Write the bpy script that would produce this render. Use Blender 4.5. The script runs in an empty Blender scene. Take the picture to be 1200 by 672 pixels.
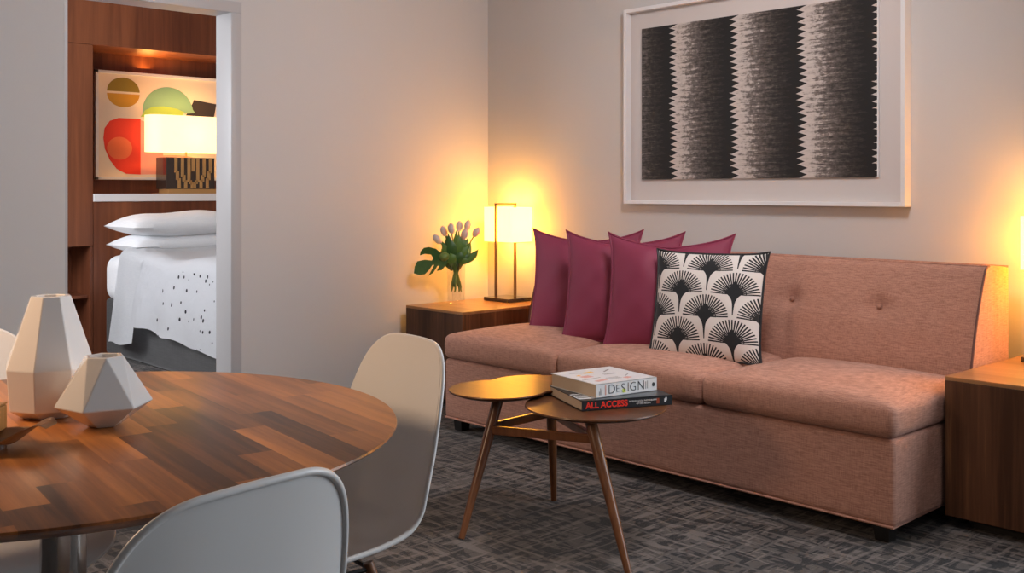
import bpy, bmesh, math, random
from mathutils import Vector, Matrix
random.seed(7)
SC = bpy.context.scene
COL = SC.collection
PI = math.pi
def R(d): return math.radians(d)

# ------------------------------------------------------------------ camera, world, lights, exposure
cam_d = bpy.data.cameras.new('camera'); cam = bpy.data.objects.new('camera', cam_d); COL.objects.link(cam)
cam.location = (4.63, -4.12, 1.15); cam.rotation_euler = (R(90), 0, R(47))
cam_d.sensor_width = 36; cam_d.lens = 36.6; cam_d.shift_y = -112/1200; cam_d.clip_start = .02
SC.camera = cam
SC.view_settings.view_transform = 'Standard'; SC.view_settings.look = 'None'
SC.view_settings.gamma = 1; SC.view_settings.use_curve_mapping = False
SC.view_settings.exposure = 0.2
W = bpy.data.worlds.new('world'); SC.world = W; W.use_nodes = True
W.node_tree.nodes['Background'].inputs[0].default_value = (.75, .85, 1, 1)
W.node_tree.nodes['Background'].inputs[1].default_value = .5
def area(name, loc, target, size, power, color, spread=None):
    d = bpy.data.lights.new(name, 'AREA'); d.energy = power; d.color = color; d.shape = 'RECTANGLE'
    d.size, d.size_y = size
    if spread: d.spread = R(spread)
    o = bpy.data.objects.new(name, d); COL.objects.link(o); o.location = loc
    o.rotation_euler = (Vector(target)-Vector(loc)).to_track_quat('-Z', 'Y').to_euler()
    return o
def point(name, loc, power, color, radius=.03):
    d = bpy.data.lights.new(name, 'POINT'); d.energy = power; d.color = color; d.shadow_soft_size = radius
    o = bpy.data.objects.new(name, d); COL.objects.link(o); o.location = loc
    return o
WARM = (1, .50, .13); DAY = (.80, .89, 1)
area('terrace_daylight', (4.95, .16, 1.30), (4.6, -3, 1.0), (2.0, 1.9), 92, DAY)
area('left_wall_fill', (2.9, -1.5, 2.55), (0, -1.35, 1.0), (.5, .5), 42, (.98, .955, .985))  # added fill that brightens the doorway wall; no real fixture here
area('standing_lamp_glow', (2.22, -3.98, 1.36), (2.75, -2.7, .7), (.40, .40), 10.5, (1, .68, .43))
area('bedroom_daylight', (-1.5, -3.86, 1.5), (-1.6, 0, .7), (1.8, 1.6), 120, (.92, .95, 1))
area('niche_soffit_fill', (-3.02, -.75, 2.06), (-2.95, -.75, 2.3), (.10, .9), 4, (1, .45, .10))  # added upward fill for an orange soffit; stands in for bedside lamp light
point('lamp_bulb', (.205, -.025, .945), 6.5, WARM, .07)
point('lamp_bulb', (3.205, -.025, .945), 6, WARM, .07)
point('bedside_bulb', (-2.93, -.46, 1.58), 9, WARM, .06)

# ------------------------------------------------------------------ node helper + materials
class NT:
    def __init__(s, name):
        s.m = bpy.data.materials.new(name); s.m.use_nodes = True; s.t = s.m.node_tree
        s.b = s.t.nodes['Principled BSDF']; s.out = s.t.nodes['Material Output']
    def put(s, sock, v):
        if v is None: return
        if isinstance(v, bpy.types.NodeSocket): s.t.links.new(v, sock)
        elif isinstance(v, (tuple, list)) and len(v) == 3 and len(getattr(sock, 'default_value', (0,)*3)) == 4: sock.default_value = (*v, 1)
        else: sock.default_value = v
    def math(s, op, a, b=None, c=None):
        n = s.t.nodes.new('ShaderNodeMath'); n.operation = op
        for i, v in enumerate((a, b, c)): s.put(n.inputs[i], v)
        return n.outputs[0]
    def co(s, kind='Object'): return s.t.nodes.new('ShaderNodeTexCoord').outputs[kind]
    def mapping(s, v, scale=(1,1,1), rot=(0,0,0), loc=(0,0,0)):
        n = s.t.nodes.new('ShaderNodeMapping'); s.put(n.inputs[0], v)
        n.inputs['Scale'].default_value = scale; n.inputs['Rotation'].default_value = rot; n.inputs['Location'].default_value = loc
        return n.outputs[0]
    def sep(s, v):
        n = s.t.nodes.new('ShaderNodeSeparateXYZ'); s.put(n.inputs[0], v); return n.outputs
    def comb(s, x=0., y=0., z=0.):
        n = s.t.nodes.new('ShaderNodeCombineXYZ')
        for i, v in enumerate((x, y, z)): s.put(n.inputs[i], v)
        return n.outputs[0]
    def noise(s, v, scale=5., detail=3., rough=.5, dist=0.):
        n = s.t.nodes.new('ShaderNodeTexNoise'); s.put(n.inputs['Vector'], v)
        n.inputs['Scale'].default_value = scale; n.inputs['Detail'].default_value = detail
        n.inputs['Roughness'].default_value = rough; n.inputs['Distortion'].default_value = dist
        return n.outputs[0]
    def white(s, v):
        n = s.t.nodes.new('ShaderNodeTexWhiteNoise'); n.noise_dimensions = '3D'; s.put(n.inputs['Vector'], v); return n.outputs['Value']
    def ramp(s, f, stops, interp='LINEAR'):
        n = s.t.nodes.new('ShaderNodeValToRGB'); s.put(n.inputs[0], f); e = n.color_ramp.elements
        n.color_ramp.interpolation = interp
        while len(e) < len(stops): e.new(.5)
        for el, (p, c) in zip(e, stops): el.position = p; el.color = (*c, 1)
        return n.outputs[0]
    def mix(s, f, a, b, mode='MIX'):
        n = s.t.nodes.new('ShaderNodeMix'); n.data_type = 'RGBA'; n.blend_type = mode
        s.put(n.inputs[0], f); s.put(n.inputs[6], a); s.put(n.inputs[7], b); return n.outputs[2]
    def bump(s, h, strength=.2, dist=.01):
        n = s.t.nodes.new('ShaderNodeBump'); s.put(n.inputs['Height'], h)
        n.inputs['Strength'].default_value = strength; n.inputs['Distance'].default_value = dist
        s.t.links.new(n.outputs[0], s.b.inputs['Normal']); return n.outputs[0]
    def set(s, **k):
        for key, v in k.items(): s.put(s.b.inputs[key.replace('_', ' ')], v)
        return s

def plain(name, c, rough=.5, metal=0., **k):
    return NT(name).set(Base_Color=c, Roughness=rough, Metallic=metal, **k).m

def wood(name, dark, light, grain='x', rough=.35, scale=1., planks=None, rot=0., contrast=1., warm=None, coat=0.):
    n = NT(name); v = n.co()
    if rot: v = n.mapping(v, rot=(0, 0, rot))
    lo, hi = 1.6*scale, 26*scale
    sc = {'x': (lo, hi, hi), 'y': (hi, lo, hi), 'z': (hi, hi, lo)}[grain]
    extra = None
    if planks:
        wd, ln = planks; x, y, z = n.sep(v)
        row = n.math('FLOOR', n.math('DIVIDE', y, wd))
        off = n.math('MULTIPLY', n.white(n.comb(row, 3.3, 1.)), ln*3)
        cell = n.math('FLOOR', n.math('DIVIDE', n.math('ADD', x, off), ln))
        extra = n.white(n.comb(row, cell, 7.))
        v = n.comb(n.math('ADD', x, n.math('MULTIPLY', extra, 9.)), n.math('ADD', y, n.math('MULTIPLY', extra, 5.)), z)
    broad = n.noise(n.mapping(v, scale=tuple(a*.30 for a in sc)), 1., 2., .5, .6)
    fine = n.noise(n.mapping(v, scale=tuple(a*(2.2 if a > 10*scale else 1.5) for a in sc)), 1., 5., .65, .3)
    f = n.math('ADD', n.math('MULTIPLY', broad, .75), n.math('MULTIPLY', fine, .45))
    if extra is not None: f = n.math('ADD', n.math('MULTIPLY', f, .76), n.math('MULTIPLY', extra, .27))
    a, b = .60-.22/contrast, .60+.22/contrast
    stops = [(max(0, a), dark), (min(1, b), light)]
    if warm: stops.insert(1, ((a+b)/2, warm))
    c = n.ramp(f, stops)
    n.set(Base_Color=c, Roughness=rough, Specular_IOR_Level=.32)
    if coat: n.set(Coat_Weight=coat, Coat_Roughness=.18)
    n.bump(fine, .06, .004)
    return n.m

def fabric(name, c1, c2, scale=1., rough=.9, sheen=.3, bump=.25):
    n = NT(name); v = n.co()
    h1 = n.noise(n.mapping(v, scale=(30*scale, 30*scale, 420*scale)), 1., 3., .6)
    h2 = n.noise(n.mapping(v, scale=(380*scale, 380*scale, 26*scale)), 1., 3., .6)
    f = n.math('ADD', n.math('MULTIPLY', h1, .6), n.math('MULTIPLY', h2, .4))
    n.set(Base_Color=n.ramp(f, [(.36, c1), (.64, c2)]), Roughness=rough, Sheen_Weight=sheen, Sheen_Roughness=.5)
    n.bump(f, bump, .002)
    return n.m

M = {}
def wallmat(name, c):
    n = NT(name); v = n.co(); f = n.noise(v, 90., 3., .6)
    n.set(Base_Color=n.mix(n.noise(v, 1.2, 2.), tuple(a*.97 for a in c), c), Roughness=.75); n.bump(f, .12, .003); return n.m
M['wall'] = wallmat('wall_paint', (.60, .58, .57))
M['ceiling'] = wallmat('ceiling_paint', (.75, .74, .72))
M['trim'] = plain('trim_paint', (.47, .455, .46), .4)
def carpet():
    n = NT('carpet'); v = n.co()
    def st(sx, sy, loc, lo, hi): return n.ramp(n.noise(n.mapping(v, scale=(sx, sy, 1), loc=loc), 1., 2., .55, .4), [(lo, (0,0,0)), (hi, (1,1,1))])
    d = n.math('MAXIMUM', st(7.5, 27, (0, 0, 0), .52, .54), st(27, 7.5, (3.3, 1.7, 0), .54, .56))
    g = n.math('MAXIMUM', st(3, 42, (9, 4, 0), .55, .575), st(42, 3, (5, 2, 0), .55, .575))
    base = n.mix(g, (.092, .075, .066), (.175, .146, .131))
    c = n.mix(n.math('MULTIPLY', d, n.math('SUBTRACT', 1., n.math('MULTIPLY', g, .55))), base, (.012, .010, .011))
    fz = n.noise(v, 700., 2., .7)
    c = n.mix(.35, c, n.ramp(fz, [(.3, (.25,.25,.25)), (.7, (1,1,1))]), 'MULTIPLY')
    n.set(Base_Color=c, Roughness=.95, Sheen_Weight=.1); n.bump(fz, .5, .004); return n.m
M['carpet'] = carpet()
M['sofa'] = fabric('rose_weave', (.33, .145, .098), (.60, .31, .222), sheen=.1)
M['piping'] = plain('piping_brown', (.16, .07, .055), .8)
M['sofa_leg'] = plain('black_leg', (.012, .010, .009), .4)
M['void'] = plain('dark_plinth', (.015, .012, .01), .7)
M['purple'] = NT('magenta_silk').set(Base_Color=(.235, .026, .066), Roughness=.66, Sheen_Weight=.2, Sheen_Roughness=.35, Sheen_Tint=(.9, .25, .4)).m
M['table_top'] = wood('butcher_block_walnut', (.062, .021, .007), (.52, .190, .045), 'x', .34, 1., planks=(.058, .42), rot=R(7), contrast=1.3, warm=(.26, .088, .023), coat=.08)
M['table_edge'] = wood('walnut_edge', (.05, .018, .008), (.14, .05, .02), 'x', .4, 1.)
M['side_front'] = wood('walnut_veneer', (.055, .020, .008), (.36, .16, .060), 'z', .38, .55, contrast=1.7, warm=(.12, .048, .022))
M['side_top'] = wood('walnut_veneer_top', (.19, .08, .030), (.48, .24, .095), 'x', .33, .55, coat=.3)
M['coffee'] = wood('dark_walnut', (.050, .018, .008), (.16, .060, .022), 'x', .36, 1.2, coat=.08)
M['coffee_leg'] = wood('walnut_leg', (.095, .034, .014), (.24, .092, .034), 'z', .35, 1.2, coat=.3)
M['panel'] = wood('mahogany_panel', (.085, .024, .011), (.26, .085, .036), 'z', .42, .42, contrast=1.2, warm=(.155, .047, .021))
M['tray'] = wood('acacia', (.14, .048, .016), (.42, .19, .06), 'x', .3, 2., coat=.5)
M['box_wood'] = wood('light_wood', (.30, .12, .03), (.62, .33, .10), 'z', .4, 2.)
M['shell'] = plain('white_shell_plastic', (.72, .70, .685), .30, Specular_IOR_Level=.45)
M['dowel'] = wood('dowel', (.11, .045, .02), (.24, .10, .045), 'z', .4, 2.)
M['black_metal'] = plain('black_wire', (.012, .011, .011), .4, .6)
M['chrome'] = plain('chrome', (.62, .58, .55), .14, 1.)
M['bronze'] = plain('bronze', (.22, .15, .10), .32, .9)
M['lamp_base'] = plain('dark_base', (.05, .032, .024), .12, Coat_Weight=.6)
M['glaze'] = plain('white_glaze', (.86, .82, .79), .13, Coat_Weight=.6, Coat_Roughness=.05)
M['glaze_grey'] = plain('grey_glaze', (.68, .66, .65), .13, Coat_Weight=.6, Coat_Roughness=.05)
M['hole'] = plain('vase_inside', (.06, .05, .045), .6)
M['frame'] = plain('white_lacquer', (.80, .78, .78), .3)
M['mat'] = plain('mat_board', (.66, .59, .56), .85)
M['linen'] = fabric('white_linen', (.80, .81, .84), (.88, .885, .90), .6, .9, .1, .08)
M['skirt'] = fabric('grey_bed_skirt', (.030, .029, .030), (.058, .056, .056), .4)
def shade(name, power, c=(1, .83, .58)):
    n = NT(name)
    tr = n.t.nodes.new('ShaderNodeBsdfTranslucent'); tr.inputs[0].default_value = (.92, .76, .42, 1)
    df = n.t.nodes.new('ShaderNodeBsdfDiffuse'); df.inputs[0].default_value = (.85, .80, .70, 1)
    em = n.t.nodes.new('ShaderNodeEmission'); em.inputs[0].default_value = (*c, 1); em.inputs[1].default_value = power
    m1 = n.t.nodes.new('ShaderNodeMixShader'); m1.inputs[0].default_value = .5
    n.t.links.new(df.outputs[0], m1.inputs[1]); n.t.links.new(tr.outputs[0], m1.inputs[2])
    a = n.t.nodes.new('ShaderNodeAddShader'); n.t.links.new(m1.outputs[0], a.inputs[0]); n.t.links.new(em.outputs[0], a.inputs[1])
    n.t.links.new(a.outputs[0], n.out.inputs[0]); return n.m
M['shade'] = shade('lit_lamp_shade', 8, (1, .47, .045))
M['bed_shade'] = shade('lit_bedside_shade', .6)
def glass():
    n = NT('clear_glass')
    g = n.t.nodes.new('ShaderNodeBsdfGlossy'); g.inputs['Roughness'].default_value = .03
    t = n.t.nodes.new('ShaderNodeBsdfTransparent'); t.inputs[0].default_value = (.985, .99, .98, 1)
    
    m = n.t.nodes.new('ShaderNodeMixShader'); m.inputs[0].default_value = .09
    n.t.links.new(t.outputs[0], m.inputs[1]); n.t.links.new(g.outputs[0], m.inputs[2]); n.t.links.new(m.outputs[0], n.out.inputs[0]); return n.m
M['glass'] = glass()
def leafm(name, a, b):
    n = NT(name); v = n.co(); n.set(Base_Color=n.mix(n.noise(v, 30., 3.), a, b), Roughness=.42); return n.m
M['leaf'] = leafm('tulip_leaf', (.06, .15, .025), (.14, .27, .05))
M['monstera'] = leafm('monstera_leaf', (.025, .085, .016), (.06, .15, .03))
M['stem'] = leafm('stem_green', (.12, .20, .04), (.22, .32, .08))
M['petal'] = NT('tulip_petal').set(Base_Color=(.74, .60, .52), Roughness=.5, Subsurface_Weight=.1).m
M['cover_white'] = plain('book_white', (.70, .70, .70), .3)
M['cover_black'] = plain('book_black', (.022, .024, .028), .3)
def pages():
    n = NT('book_pages'); x, y, z = n.sep(n.co())
    s = n.noise(n.comb(0., 0., n.math('MULTIPLY', z, 900.)), 1., 2.)
    n.set(Base_Color=n.ramp(s, [(.3, (.55, .42, .30)), (.7, (.72, .58, .44))]), Roughness=.8); return n.m
M['pages'] = pages()
M['red'] = plain('ink_red', (.80, .035, .02), .4)
M['ink'] = plain('ink_black', (.02, .02, .022), .4)
M['ink_white'] = plain('ink_white', (.75, .75, .75), .4)
M['ink_lime'] = plain('ink_lime', (.55, .65, .05), .4)
M['ink_rust'] = plain('ink_rust', (.30, .05, .02), .4)
M['ink_yellow'] = plain('ink_yellow', (.75, .42, .05), .4)
M['ink_grey'] = plain('ink_grey', (.25, .22, .21), .5)
M['ink_pink'] = plain('ink_pink', (.62, .33, .28), .5)

def fan_fabric():
    n = NT('fan_print_cotton'); u, v, _ = n.sep(n.co('UV'))
    CW, RH, RAD = .50, .222, .212
    y = n.math('ADD', v, .222*4-.155)
    row = n.math('FLOOR', n.math('DIVIDE', y, RH)); fy = n.math('SUBTRACT', y, n.math('MULTIPLY', row, RH))
    par = n.math('MODULO', row, 2.)
    x = n.math('ADD', u, n.math('ADD', n.math('MULTIPLY', par, CW/2), -.03+CW*4))
    cx = n.math('SUBTRACT', n.math('FRACT', n.math('DIVIDE', x, CW)), .5)
    dx = n.math('MULTIPLY', cx, CW); adx = n.math('ABSOLUTE', dx)
    r = n.math('SQRT', n.math('ADD', n.math('MULTIPLY', dx, dx), n.math('MULTIPLY', fy, fy)))
    th = n.math('ARCTAN2', dx, fy)
    sp = n.math('COSINE', n.math('MULTIPLY', th, 46.))
    thr = n.math('ADD', n.math('MULTIPLY', n.math('SUBTRACT', r, .10), 9.), -.80)
    spoke = n.math('MULTIPLY', n.math('GREATER_THAN', sp, thr), n.math('LESS_THAN', r, RAD))
    inner = n.math('LESS_THAN', r, .105)
    bead = n.math('MULTIPLY', n.math('MULTIPLY', n.math('GREATER_THAN', r, .078), n.math('LESS_THAN', r, .098)),
                  n.math('GREATER_THAN', n.math('COSINE', n.math('MULTIPLY', th, 30.)), -.35))
    inner = n.math('MULTIPLY', inner, n.math('SUBTRACT', 1., bead))
    inner = n.math('MAXIMUM', inner, n.math('MULTIPLY', n.math('LESS_THAN', adx, n.math('MULTIPLY', n.math('SUBTRACT', .14, fy), .5)), n.math('LESS_THAN', fy, .14)))
    dst = n.math('ABSOLUTE', n.math('SUBTRACT', adx, CW/2))
    k = n.math('DIVIDE', fy, RH); k4 = n.math('POWER', k, 6.)
    stem = n.math('LESS_THAN', dst, n.math('ADD', n.math('ADD', n.math('MULTIPLY', k, .010), .003), n.math('MULTIPLY', k4, .045)))
    stem = n.math('MULTIPLY', stem, n.math('GREATER_THAN', fy, .03))
    blk = n.math('MAXIMUM', n.math('MAXIMUM', spoke, inner), stem)
    n.set(Base_Color=n.mix(blk, (.74, .68, .64), (.010, .010, .012)), Roughness=.85, Sheen_Weight=.15); return n.m
M['fan'] = fan_fabric()
def ikat():
    n = NT('woven_stripe_print'); x, y, z = n.sep(n.co())      # local x across the art, z up
    P = .3655
    ph = n.math('DIVIDE', n.math('SUBTRACT', x, .206-P), P)
    rowf = n.math('MULTIPLY', z, 34.); row = n.math('FLOOR', rowf)
    tri = n.math('ABSOLUTE', n.math('SUBTRACT', n.math('MULTIPLY', n.math('FRACT', rowf), 2.), 1.))
    ragged = n.math('MULTIPLY', n.math('SUBTRACT', n.white(n.comb(row, 2., 5.)), .5), .05)
    ph = n.math('ADD', ph, n.math('ADD', n.math('MULTIPLY', n.math('SUBTRACT', tri, .5), .115), ragged))
    fr = n.math('FRACT', ph)
    streak = n.noise(n.comb(n.math('MULTIPLY', x, 16.), 0., n.math('MULTIPLY', z, 120.)), 1., 4., .7)
    streak2 = n.noise(n.comb(n.math('MULTIPLY', x, 50.), 3., n.math('MULTIPLY', z, 60.)), 1., 3., .7)
    d = n.math('ADD', fr, n.math('MULTIPLY', n.math('SUBTRACT', streak, .5), .95))
    d = n.math('ADD', d, n.math('MULTIPLY', n.math('SUBTRACT', streak2, .5), .65))
    d = n.math('MAXIMUM', d, n.math('MULTIPLY', n.math('GREATER_THAN', fr, .8), .93))
    d = n.math('MULTIPLY', d, n.math('GREATER_THAN', fr, .06))
    c = n.ramp(d, [(.0, (.60, .52, .48)), (.17, (.50, .43, .39)), (.27, (.19, .155, .14)), (.45, (.085, .068, .060)), (.62, (.030, .023, .020)), (.85, (.008, .006, .006))])
    n.set(Base_Color=c, Roughness=.7); return n.m
M['ikat'] = ikat()
def duvetm():
    n = NT('dotted_duvet'); v = n.co(); x, y, z = n.sep(v)
    w = n.t.nodes.new('ShaderNodeTexVoronoi'); w.inputs['Scale'].default_value = 19.; w.inputs['Randomness'].default_value = .9
    n.put(w.inputs['Vector'], n.mapping(v, scale=(1, 1, .9)))
    dot = n.math('LESS_THAN', w.outputs['Distance'], .20)
    keep = n.math('LESS_THAN', n.white(w.outputs['Position']), n.math('MULTIPLY', n.math('ADD', x, .20), 1.5))
    low = n.math('LESS_THAN', z, .66)
    f = n.math('MULTIPLY', n.math('MULTIPLY', dot, keep), low)
    n.set(Base_Color=n.mix(f, (.84, .845, .87), (.035, .035, .045)), Roughness=.9); 
    n.bump(n.noise(v, 9., 3.), .25, .03); return n.m
M['duvet'] = duvetm()
for k, c in dict(olive=(.27, .19, .02), gold=(.55, .28, .02), sage=(.22, .42, .27), lime=(.42, .62, .10), scarlet=(.80, .035, .012), orange=(.85, .16, .05), blush=(.80, .33, .27), charcoal=(.04, .03, .03), cream=(.80, .68, .55), inlay=(.45, .24, .08)).items():
    M[k] = plain('print_'+k, c, .6)

# ------------------------------------------------------------------ geometry helpers
def finish(bm, smooth=35):
    bmesh.ops.recalc_face_normals(bm, faces=bm.faces)
def obj(name, bm, mat, parent=None, smooth=35, recalc=True):
    if recalc: bmesh.ops.recalc_face_normals(bm, faces=bm.faces)
    me = bpy.data.meshes.new(name); bm.to_mesh(me); bm.free()
    mats = mat if isinstance(mat, list) else [mat]
    for m in mats: me.materials.append(m)
    if smooth:
        for p in me.polygons: p.use_smooth = True
        me.set_sharp_from_angle(angle=R(smooth))
    o = bpy.data.objects.new(name, me); COL.objects.link(o)
    if parent: o.parent = parent
    return o
def tag(o, label, cat, group=None, kind=None):
    o['label'] = label; o['category'] = cat
    if group: o['group'] = group
    if kind: o['kind'] = kind
    return o
def thing(name, label, cat, loc=(0,0,0), rz=0, group=None, rx=0):
    o = bpy.data.objects.new(name, None); COL.objects.link(o); o.empty_display_size = .05
    o.location = loc; o.rotation_euler = (rx, 0, rz)
    return tag(o, label, cat, group)
def struct(name, bm, mat, label, cat, smooth=0):
    o = obj(name, bm, mat, None, smooth); tag(o, label, cat, None, 'structure'); return o
def copy_tree(o, parent=None):
    c = o.copy(); COL.objects.link(c)
    if parent: c.parent = parent
    for ch in list(o.children): copy_tree(ch, c)
    return c
def box(bm, lo, hi, bev=0, mi=0):
    r = bmesh.ops.create_cube(bm, size=1)
    vs = r['verts']; c = [(a+b)/2 for a, b in zip(lo, hi)]; s = [b-a for a, b in zip(lo, hi)]
    for v in vs: v.co = Vector([v.co[i]*s[i]+c[i] for i in range(3)])
    fs = set(f for v in vs for f in v.link_faces)
    for f in fs: f.material_index = mi
    if bev:
        es = list(set(e for v in vs for e in v.link_edges))
        bmesh.ops.bevel(bm, geom=es, offset=bev, segments=2, profile=.6, affect='EDGES')
    return bm
def B(lo, hi, bev=0): return box(bmesh.new(), lo, hi, bev)
def rbox(bm, lo, hi, r, n=8, fn=None):
    """rounded box with dense corners; fn(p) may bend the surface"""
    h = [(b-a)/2 for a, b in zip(lo, hi)]; c = Vector([(a+b)/2 for a, b in zip(lo, hi)])
    def axis(H):
        k = [1-math.cos(i/5*PI/2) for i in range(6)]
        left = [-H+r*a for a in k]; mid = [(-H+r)+(2*H-2*r)*i/n for i in range(1, n)]
        return left+mid+[-a for a in reversed(left)]
    ax = [axis(H) for H in h]; verts = {}
    def V(p):
        key = tuple(round(a, 6) for a in p)
        if key not in verts:
            q = Vector(p); inner = Vector([max(-(H-r), min(H-r, a)) for a, H in zip(p, h)])
            d = q-inner
            if d.length > 1e-9: q = inner+d.normalized()*r
            q = q+c
            if fn: q = fn(q)
            verts[key] = bm.verts.new(q)
        return verts[key]
    for i in range(3):
        j, k = (i+1) % 3, (i+2) % 3
        for s in (-1, 1):
            for a in range(len(ax[j])-1):
                for b in range(len(ax[k])-1):
                    q = []
                    for da, db in ((0,0),(1,0),(1,1),(0,1)):
                        p = [0,0,0]; p[i] = s*h[i]; p[j] = ax[j][a+da]; p[k] = ax[k][b+db]; q.append(V(p))
                    if len(set(q)) == 4: bm.faces.new(q)
    return bm
def tube(bm, pts, rad, seg=10, cap=True, closed=False):
    pts = [Vector(p) for p in pts]; n = len(pts); rads = rad if isinstance(rad, (list, tuple)) else [rad]*n
    rings = []; prev = None
    for i, p in enumerate(pts):
        if closed: t = (pts[(i+1) % n]-pts[i-1]).normalized()
        else: t = (pts[min(i+1, n-1)]-pts[max(i-1, 0)]).normalized()
        if prev is None:
            up = Vector((0,0,1)) if abs(t.z) < .9 else Vector((1,0,0)); x = t.cross(up).normalized()
        else: x = (prev-t*prev.dot(t)).normalized()
        prev = x; y = t.cross(x)
        rings.append([bm.verts.new(p+(x*math.cos(a)+y*math.sin(a))*rads[i]) for a in [2*PI*k/seg for k in range(seg)]])
    m = n if closed else n-1
    for i in range(m):
        A, Bq = rings[i], rings[(i+1) % n]
        for k in range(seg): bm.faces.new((A[k], A[(k+1) % seg], Bq[(k+1) % seg], Bq[k]))
    if cap and not closed: bm.faces.new(rings[0]); bm.faces.new(rings[-1])
    return bm
def lathe(bm, prof, seg=48, c=(0,0,0), cap0=True, cap1=True):
    rings = [[bm.verts.new((c[0]+r*math.cos(2*PI*k/seg), c[1]+r*math.sin(2*PI*k/seg), c[2]+z)) for k in range(seg)] for r, z in prof]
    for A, Bq in zip(rings, rings[1:]):
        for k in range(seg): bm.faces.new((A[k], A[(k+1) % seg], Bq[(k+1) % seg], Bq[k]))
    if cap0: bm.faces.new(rings[0])
    if cap1: bm.faces.new(rings[-1])
    return bm
def prism(bm, poly, z0, z1, axis='z', inset=0.):
    """extrude a 2D outline; axis z: (x,y), axis x: outline (y,z), axis y: outline (x,z)"""
    def P(p, t): return {'z': (p[0], p[1], t), 'x': (t, p[0], p[1]), 'y': (p[0], t, p[1])}[axis]
    a = [bm.verts.new(P(p, z0)) for p in poly]; b = [bm.verts.new(P(p, z1)) for p in poly]; n = len(poly)
    for i in range(n): bm.faces.new((a[i], a[(i+1) % n], b[(i+1) % n], b[i]))
    bm.faces.new(a); bm.faces.new(b); return bm
def grid(bm, nu, nv, fn, flip=False, uv=False):
    g = [[bm.verts.new(fn(i/nu, j/nv)) for j in range(nv+1)] for i in range(nu+1)]
    L = bm.loops.layers.uv.verify() if uv else None
    for i in range(nu):
        for j in range(nv):
            f = bm.faces.new((g[i][j], g[i+1][j], g[i+1][j+1], g[i][j+1]))
            if L is not None:
                for l, (a, b) in zip(f.loops, ((i,j),(i+1,j),(i+1,j+1),(i,j+1))): l[L].uv = (a/nu, b/nv)
    return g
def text_mesh(name, body, size, mat, parent, loc, rot, depth=.0004, sx=1., align='LEFT', shear=0., offset=0.):
    cu = bpy.data.curves.new(name, 'FONT'); cu.body = body; cu.size = size; cu.extrude = depth
    cu.align_x = align; cu.align_y = 'CENTER'; cu.shear = shear; cu.offset = offset
    tmp = bpy.data.objects.new(name, cu); COL.objects.link(tmp)
    dg = bpy.context.evaluated_depsgraph_get(); me = bpy.data.meshes.new_from_object(tmp.evaluated_get(dg))
    bpy.data.objects.remove(tmp); bpy.data.curves.remove(cu)
    me.materials.clear(); me.materials.append(mat); me.name = name
    o = bpy.data.objects.new(name, me); COL.objects.link(o); o.parent = parent
    o.location = loc; o.rotation_euler = rot; o.scale = (sx, 1, 1)
    return o

# ------------------------------------------------------------------ the room
XL, YS = -.088, .08           # inner faces of the left wall and of the sofa wall
XR, YF, ZC = 8.4, -8.4, 2.62
WT = .14
struct('floor', B((-3.4, YF-.2, -.1), (XR+.2, 1.7, 0)), M['carpet'], 'dark grey carpet with a broken crosshatch weave', 'carpet')
struct('ceiling', B((-3.4, YF-.2, ZC), (XR+.2, 1.7, ZC+.1)), M['ceiling'], 'plain white ceiling over the room', 'ceiling')
bm = bmesh.new()
DY0, DY1, DZ = -2.425, -1.617, 2.045
box(bm, (XL-WT, YF, 0), (XL, DY0, ZC)); box(bm, (XL-WT, DY1, 0), (XL, YS, ZC)); box(bm, (XL-WT, DY0, DZ), (XL, DY1, ZC))
struct('wall_left', bm, M['wall'], 'pale grey wall with the open doorway to the bedroom', 'wall')
bm = bmesh.new()
WX0, WX1, WZ0, WZ1 = 3.95, 5.95, .3, 2.3
box(bm, (XL-WT, YS, 0), (WX0, YS+WT, ZC)); box(bm, (WX1, YS, 0), (XR+.1, YS+WT, ZC)); box(bm, (WX0, YS, 0), (WX1, YS+WT, WZ0)); box(bm, (WX0, YS, WZ1), (WX1, YS+WT, ZC))
struct('wall_back', bm, M['wall'], 'warm beige wall behind the rose sofa', 'wall')
struct('wall_right', B((XR, YF, 0), (XR+.12, YS, ZC)), M['wall'], 'pale wall opposite the doorway', 'wall')
struct('wall_front', B((XL-WT, YF-.12, 0), (XR+.12, YF, ZC)), M['wall'], 'pale wall behind the camera', 'wall')
bm = bmesh.new()
box(bm, (-3.4, -4.0, 0), (XL-WT, -3.9, ZC)); box(bm, (-3.4, 1.5, 0), (XL-WT, 1.6, ZC)); box(bm, (-3.4, -4.0, 0), (-3.3, 1.6, ZC)); box(bm, (XL-WT, .22, 0), (XL-WT+.05, 1.6, ZC))
struct('wall_bedroom', bm, M['wall'], 'pale walls enclosing the bedroom beyond the doorway', 'wall')
def window(name, bmf, bmp, label):
    w = struct(name, bmf, M['frame'], label, 'window'); obj('pane', bmp, M['glass'], w, 0)
bm = bmesh.new(); f = .05
for a in ((WX0, WX0+f, WZ0, WZ1), (WX1-f, WX1, WZ0, WZ1), (WX0, WX1, WZ0, WZ0+f), (WX0, WX1, WZ1-f, WZ1), ((WX0+WX1)/2-f/2, (WX0+WX1)/2+f/2, WZ0, WZ1)):
    box(bm, (a[0], YS+.02, a[2]), (a[1], YS+.06, a[3]))
window('window_1', bm, B((WX0+f, YS+.035, WZ0+f), (WX1-f, YS+.041, WZ1-f)), 'tall white framed window along the sofa wall')
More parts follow.
